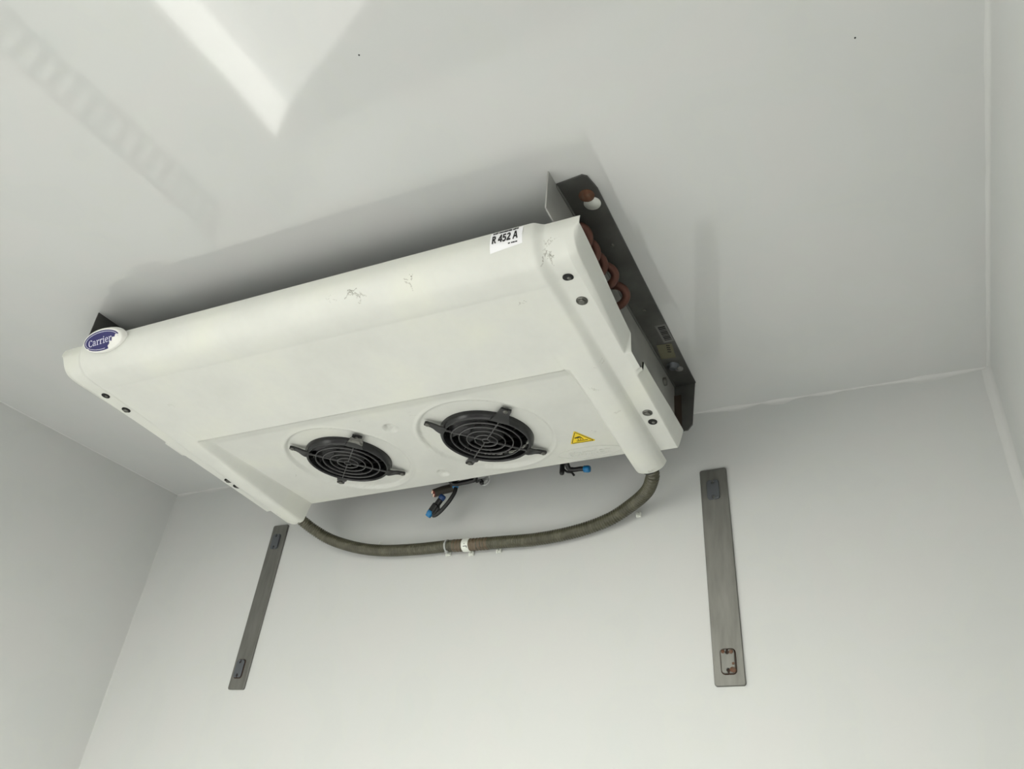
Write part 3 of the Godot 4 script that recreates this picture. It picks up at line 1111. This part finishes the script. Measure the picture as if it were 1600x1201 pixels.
# ------------------------------------------------------------------ drain hose
func build_hose():
	var pts := [Vector3(0.5595, -0.1600, 0.1035), Vector3(0.5625, -0.1630, 0.094), Vector3(0.5811, -0.1785, 0.06), Vector3(0.6171, -0.196, 0.034), Vector3(0.683, -0.2145, 0.022), Vector3(0.7502, -0.2243, 0.0165), Vector3(0.8307, -0.2273, 0.0145), Vector3(0.9084, -0.227, 0.0145), Vector3(0.9611, -0.2287, 0.0145), Vector3(1.0264, -0.2291, 0.0145), Vector3(1.1097, -0.2299, 0.0145), Vector3(1.1884, -0.2218, 0.0145), Vector3(1.2529, -0.2071, 0.018), Vector3(1.3001, -0.1897, 0.03), Vector3(1.3386, -0.1779, 0.055), Vector3(1.3590, -0.1695, 0.085), Vector3(1.3635, -0.1630, 0.096), Vector3(1.3640, -0.1600, 0.1035)]
	var path := smooth_path(pts, 0.00125)
	var base: Vector3 = path[0]
	var h := thing("drain_hose", "olive ribbed drain hose looping across the bulkhead between both ends of the unit", "hose", Vector3(0.96, -0.2287, 0.0145))
	var loc := []
	for p in path:
		loc.append(p - h.position)
	var n := loc.size()
	var mid := 0
	for i in n:
		if absf(path[i].x - 0.9605) < absf(path[mid].x - 0.9605):
			mid = i
	var ribs := func(i: int) -> float: return 0.0112 + 0.0010 * (1.0 if i % 4 < 2 else -0.5)
	for part in [[0, mid - 10], [mid + 14, n - 1]]:
		var st := new_st()
		var seg := loc.slice(part[0], part[1] + 1)
		tube(st, seg, ribs, 18)
		put("hose_length", done(st), M.hose, h)
	# joiner: bare ribbed sleeve in the middle
	var st2 := new_st()
	tube(st2, loc.slice(mid - 30, mid + 36), func(i): return 0.0118 + 0.0009 * (1.0 if i % 6 < 3 else -0.5), 18)
	put("joiner_sleeve", done(st2), M.sleeve, h)
	st2 = new_st()
	tube(st2, loc.slice(mid - 11, mid + 2), 0.0136, 20)
	put("white_band", done(st2), M.nylon, h).set_meta("label", "white band around hose joint")
	st2 = new_st()
	var bp: Vector3 = loc[mid - 4]
	var fr := Transform3D(Basis(Vector3(1, 0, 0), Vector3(0, 0.88, 0.47), Vector3(0, -0.47, 0.88)), bp)
	box(st2, fr * Vector3(0, -0.0005, 0.0137), Vector3(0.0085, 0.0013, 0.0004), fr.basis)
	box(st2, fr * Vector3(0.0036, -0.0018, 0.0137), Vector3(0.0013, 0.004, 0.0004), fr.basis)
	box(st2, fr * Vector3(-0.001, 0.0045, 0.0133), Vector3(0.0013, 0.0013, 0.0006), fr.basis)
	put("band_mark", done(st2), M.ink, h)
	# cable tie
	st2 = new_st()
	var ti := 0
	for i in n:
		if absf(path[i].x - 0.9065) < absf(path[ti].x - 0.9065):
			ti = i
	tube(st2, loc.slice(ti - 1, ti + 3), 0.0133, 20)
	box(st2, loc[ti] + Vector3(0.002, -0.0135, 0.003), Vector3(0.006, 0.005, 0.006), Basis(), 0.0008)
	put("cable_tie", done(st2), M.tie, h)

# ------------------------------------------------------------------ steel strips on the bulkhead
func build_wall_strips():
	var defs := [
		[Vector3(0.4185, -0.3145, 0.0), 0.046, 0.370, -0.004, [[-0.0015, 0.1435, M.zinc, false], [-0.0035, -0.143, M.zinc, true]], "flat grey steel strip on the bulkhead below the left hose end", "blue-grey"],
		[Vector3(1.4500, -0.3085, 0.0), 0.0475, 0.370, 0.030, [[-0.0015, 0.1440, M.zinc, false], [0.0005, -0.1490, M.strip, true]], "flat grey steel strip with a rusty slotted pad on the bulkhead right of the hose", "rusty"]]
	for d in defs:
		var t := thing("steel_strip", d[5], "steel strip", d[0])
		var bs := Basis(Vector3(0, 0, 1), d[3])
		var st := new_st()
		slab(st, rounded_rect(d[1], d[2], 0.004), 0.0, 0.0045, Transform3D(bs, Vector3.ZERO), 0.0008)
		put("flat_bar", done(st), M.strip, t)
		for p in d[4]:
			st = new_st()
			var base := rounded_rect(0.0215, 0.0365, 0.005)
			var a := Geometry2D.clip_polygons(base, notch(0.0, 0.0185))
			var b := Geometry2D.clip_polygons(a[0], notch(0.0, -0.0185))
			slab(st, b[0], 0.0045, 0.0085, Transform3D(bs, bs * Vector3(p[0], p[1], 0)), 0.0009)
			var pad := put("slotted_pad", done(st), p[2], t)
			if p[3]:
				st = new_st()
				var grow: PackedVector2Array = Geometry2D.offset_polygon(b[0], 0.0016)[0]
				slab(st, grow, 0.0044, 0.0056, Transform3D(bs, bs * Vector3(p[0], p[1], 0)), 0.0004)
				put("rust_edge", done(st), M.rust_dark, pad)
				for q in [[0.0065, -0.013, 0.0052], [0.008, -0.004, 0.0026], [-0.0065, 0.0145, 0.0035], [0.006, 0.014, 0.004]]:
					if d[6] == "rusty":
						st = new_st()
						lathe(st, bs * Vector3(p[0] + q[0], p[1] + q[1], 0.0084), Vector3(0, 0, 1), [Vector2(q[2], -0.001), Vector2(q[2] * 0.8, 0.0006), Vector2(0, 0.0007)], 9)
						put("rust_patch", done(st), M.rust, pad)

func notch(x: float, y: float) -> PackedVector2Array:
	var out := PackedVector2Array()
	var s := signf(y)
	for k in 12:
		var a := TAU * k / 12
		out.append(Vector2(x + cos(a) * 0.0027, y - s * 0.005 + sin(a) * 0.0027))
	var u := Geometry2D.merge_polygons(out, PackedVector2Array([Vector2(x - 0.0012, y - s * 0.005), Vector2(x + 0.0012, y - s * 0.005), Vector2(x + 0.0012, y + s * 0.004), Vector2(x - 0.0012, y + s * 0.004)]))
	return u[0]

# ------------------------------------------------------------------ wiring under the rear edge
func build_wiring():
	# black plug with blue caps on a looped cable
	var t := thing("cable_plug", "black cable plug with blue caps dangling in a loop below the rear edge", "plug", Vector3(0.8968, -0.158, 0.06))
	var o := t.position
	var ax := (Vector3(0.9068, -0.1418, 0.06) - Vector3(0.8848, -0.1745, 0.06)).normalized()
	var fb := frame_of(ax)
	var st := new_st()
	box(st, Vector3(0.8920, -0.1640, 0.06) - o, Vector3(0.014, 0.014, 0.022), fb, 0.002)
	box(st, Vector3(0.9010, -0.1508, 0.06) - o, Vector3(0.0105, 0.0105, 0.016), fb, 0.0018)
	box(st, Vector3(0.8965, -0.1690, 0.06) - o, Vector3(0.009, 0.012, 0.020), fb, 0.002)
	put("plug_body", done(st), M.black_soft, t)
	st = new_st()
	lathe(st, Vector3(0.9068, -0.1420, 0.06) - o, ax, [Vector2(0.0, -0.003), Vector2(0.0068, -0.003), Vector2(0.0072, 0.004), Vector2(0.0055, 0.0072), Vector2(0.0, 0.008)], 18)
	put("cap", done(st), M.blue_dark, t).set_meta("label", "dark blue end cap")
	st = new_st()
	lathe(st, Vector3(0.8862, -0.1728, 0.062) - o, -ax, [Vector2(0.0, -0.004), Vector2(0.0072, -0.004), Vector2(0.0072, 0.003), Vector2(0.0062, 0.005), Vector2(0.0062, 0.0085), Vector2(0.003, 0.0095), Vector2(0.0, 0.0095)], 18)
	put("cap", done(st), M.blue, t).set_meta("label", "bright blue end cap")
	st = new_st()
	tube(st, smooth_path([Vector3(0.8925, -0.1785, 0.06) - o, Vector3(0.9000, -0.1775, 0.06) - o, Vector3(0.9125, -0.1675, 0.06) - o, Vector3(0.9275, -0.1490, 0.06) - o, Vector3(0.9368, -0.1310, 0.06) - o, Vector3(0.9365, -0.1155, 0.06) - o, Vector3(0.9400, -0.098, 0.075) - o, Vector3(0.945, -0.085, 0.104) - o], 0.004), 0.0042, 10)
	put("cable", done(st), M.black_soft, t)
	st = new_st()
	lathe(st, Vector3(0.9365, -0.1195, 0.06) - o, Vector3(0, 1, 0), [Vector2(0.0, -0.0025), Vector2(0.0060, -0.0025), Vector2(0.0064, 0.0), Vector2(0.0060, 0.0025), Vector2(0.0, 0.0025)], 18)
	put("seal_ring", done(st), M.blue, t)
	# straight black cable along the rear edge with a clear clip
	var w := thing("wiring_harness", "black wiring harness with a clear clip tucked under the rear edge, beside the dangling plug", "cable", Vector3(0.960, -0.116, 0.066))
	o = w.position
	st = new_st()
	tube(st, smooth_path([Vector3(0.9250, -0.085, 0.104) - o, Vector3(0.9280, -0.108, 0.080) - o, Vector3(0.9380, -0.1180, 0.068) - o, Vector3(0.9550, -0.1165, 0.066) - o, Vector3(0.9750, -0.1150, 0.066) - o, Vector3(0.9880, -0.1105, 0.070) - o, Vector3(0.996, -0.085, 0.104) - o], 0.004), 0.0046, 10)
	put("cable", done(st), M.black_soft, w)
	st = new_st()
	box(st, Vector3(0.9975, -0.1185, 0.060) - o, Vector3(0.007, 0.008, 0.008), Basis(Vector3(0, 0, 1), 0.2), 0.001)
	box(st, Vector3(0.9925, -0.116, 0.063) - o, Vector3(0.014, 0.004, 0.004), Basis(Vector3(0, 0, 1), 0.25), 0.001)
	put("clip_foot", done(st), M.black_soft, w)
	st = new_st()
	tube(st, smooth_path([Vector3(0.9830, -0.1095, 0.056) - o, Vector3(0.9900, -0.1140, 0.054) - o, Vector3(1.002, -0.1215, 0.054) - o, Vector3(1.012, -0.1160, 0.056) - o, Vector3(1.0140, -0.1060, 0.06) - o, Vector3(1.010, -0.09, 0.08) - o, Vector3(1.008, -0.08, 0.104) - o], 0.003), 0.0024, 8)
	box(st, Vector3(0.9960, -0.1105, 0.0555) - o, Vector3(0.026, 0.008, 0.003), Basis(Vector3(0, 0, 1), 0.05), 0.001)
	put("clear_clip", done(st), M.tie, w)
	# cut multi-core cable with bare copper ends
	var c := thing("cut_cable", "cut grey-brown cable end showing bare copper cores, left of the dangling plug", "cable", Vector3(0.900, -0.116, 0.052))
	o = c.position
	st = new_st()
	var p0 := Vector3(0.8830, -0.1265, 0.056)
	var p1 := Vector3(0.9120, -0.1055, 0.034)
	tube(st, smooth_path([p0 - o, Vector3(0.8965, -0.1160, 0.045) - o, p1 - o, Vector3(0.926, -0.096, 0.05) - o, Vector3(0.936, -0.08, 0.08) - o, Vector3(0.938, -0.07, 0.1) - o], 0.004), 0.0088, 14)
	put("sheath", done(st), M.brown_sheath, c)
	var d := (p0 - p1).normalized()
	var f2 := frame_of(d)
	st = new_st()
	lathe(st, p0 - o, d, [Vector2(0.0, -0.002), Vector2(0.0080, -0.002), Vector2(0.0078, 0.0016), Vector2(0.0, 0.0018)], 16)
	put("sheath_end", done(st), M.rust_red, c)
	for q in [[0.0042, 0.0038], [-0.0036, 0.0042], [0.0038, -0.004], [-0.0042, -0.0036]]:
		st = new_st()
		lathe(st, p0 - o + f2.x * q[0] + f2.y * q[1], d, [Vector2(0.0022, 0.0), Vector2(0.0022, 0.0032), Vector2(0.0, 0.0038)], 10)
		put("copper_core", done(st), M.copper_bright, c)
	# second plug further right
	t = thing("cable_plug", "small blue-capped black plug half hidden under the rear edge near the yellow triangle", "plug", Vector3(1.205, -0.118, 0.062))
	o = t.position
	st = new_st()
	tube(st, smooth_path([Vector3(1.1940, -0.085, 0.104) - o, Vector3(1.1880, -0.1120, 0.068) - o, Vector3(1.1960, -0.1180, 0.062) - o, Vector3(1.2120, -0.1180, 0.061) - o, Vector3(1.2250, -0.1195, 0.060) - o], 0.003), 0.0046, 10)
	put("cable", done(st), M.black_soft, t)
	st = new_st()
	lathe(st, Vector3(1.1734, -0.1180, 0.06) - o, Vector3(0, -1, 0), [Vector2(0.0, -0.018), Vector2(0.0048, -0.018), Vector2(0.0048, 0.003), Vector2(0.0036, 0.0062), Vector2(0.0, 0.0065)], 14)
	tube(st, smooth_path([Vector3(1.1734, -0.110, 0.06) - o, Vector3(1.1830, -0.1195, 0.06) - o, Vector3(1.1930, -0.1225, 0.06) - o, Vector3(1.1990, -0.1295, 0.06) - o], 0.002), 0.0022, 8)
	put("tail", done(st), M.black_soft, t)
	st = new_st()
	lathe(st, Vector3(1.2230, -0.1195, 0.06) - o, Vector3(1, -0.12, 0), [Vector2(0.0, -0.004), Vector2(0.0066, -0.004), Vector2(0.0070, 0.004), Vector2(0.0058, 0.0075), Vector2(0.0, 0.008)], 18)
	put("cap", done(st), M.blue, t)

# ------------------------------------------------------------------ clips, specks, rail
func build_small_things():
	var clips := [
		[0.731, -0.2095, 1.0, "small clear hose clip above the hose, left part of its loop"],
		[0.9055, -0.2385, -1.0, "small white hose clip under the cable tie on the hose"],
		[0.9600, -0.2425, -1.0, "small white hose clip under the white band on the hose"],
		[1.0218, -0.2410, -1.0, "small white hose clip under the hose, right of the white band"],
		[1.3060, -0.1960, -1.0, "small white hose clip below the right bend of the hose"]]
	for c in clips:
		var t := thing("hose_clip", c[3], "clip", Vector3(c[0], c[1], 0.0), "clips that hold the hose")
		var st := new_st()
		box(st, Vector3(0, 0.0, 0.0025), Vector3(0.010, 0.009, 0.005), Basis(), 0.001)
		put("clip_base", done(st), M.nylon, t)
		st = new_st()
		var p := []
		for k in 9:
			var a := PI * (0.02 + 0.75 * k / 8.0)
			p.append(Vector3(0, (0.012 * cos(a) - 0.012) * c[2] * -0.35, 0.004 + 0.008 * sin(a)))
		tube(st, p, 0.0016, 8)
		put("clip_hook", done(st), M.nylon, t)
	for s in [[Vector3(1.2794, 0, 0.8811), "dark speck of a rivet in the ceiling, upper middle"], [Vector3(1.7787, 0, 0.686), "dark speck of a rivet in the ceiling near the right wall"]]:
		var st := new_st()
		lathe(st, Vector3.ZERO, Vector3(0, -1, 0), [Vector2(0.0010, 0.0), Vector2(0.0009, 0.0005), Vector2(0.0, 0.0007)], 10)
		var o := put("rivet", done(st), M.hole, null)
		o.position = s[0]
		tag(o, s[1], "rivet")
	# lashing rail along the left wall; below the frame, the ceiling mirrors it
	var t := thing("lashing_rail", "slotted aluminium lashing rail along the left wall, seen mirrored in the ceiling", "rail", Vector3(0, -0.83, 1.03))
	var st := new_st()
	var L := 1.66
	for e in [[-0.053, 0.014], [0.053, 0.014]]:
		box(st, Vector3(0.004, e[0], 0), Vector3(0.008, e[1], L), Basis(), 0.001)
	for k in 34:
		box(st, Vector3(0.004, 0, -L / 2 + 0.013 + k * (L - 0.026) / 33.0), Vector3(0.008, 0.092, 0.022), Basis(), 0.001)
	put("rail_face", done(st), M.rail, t)
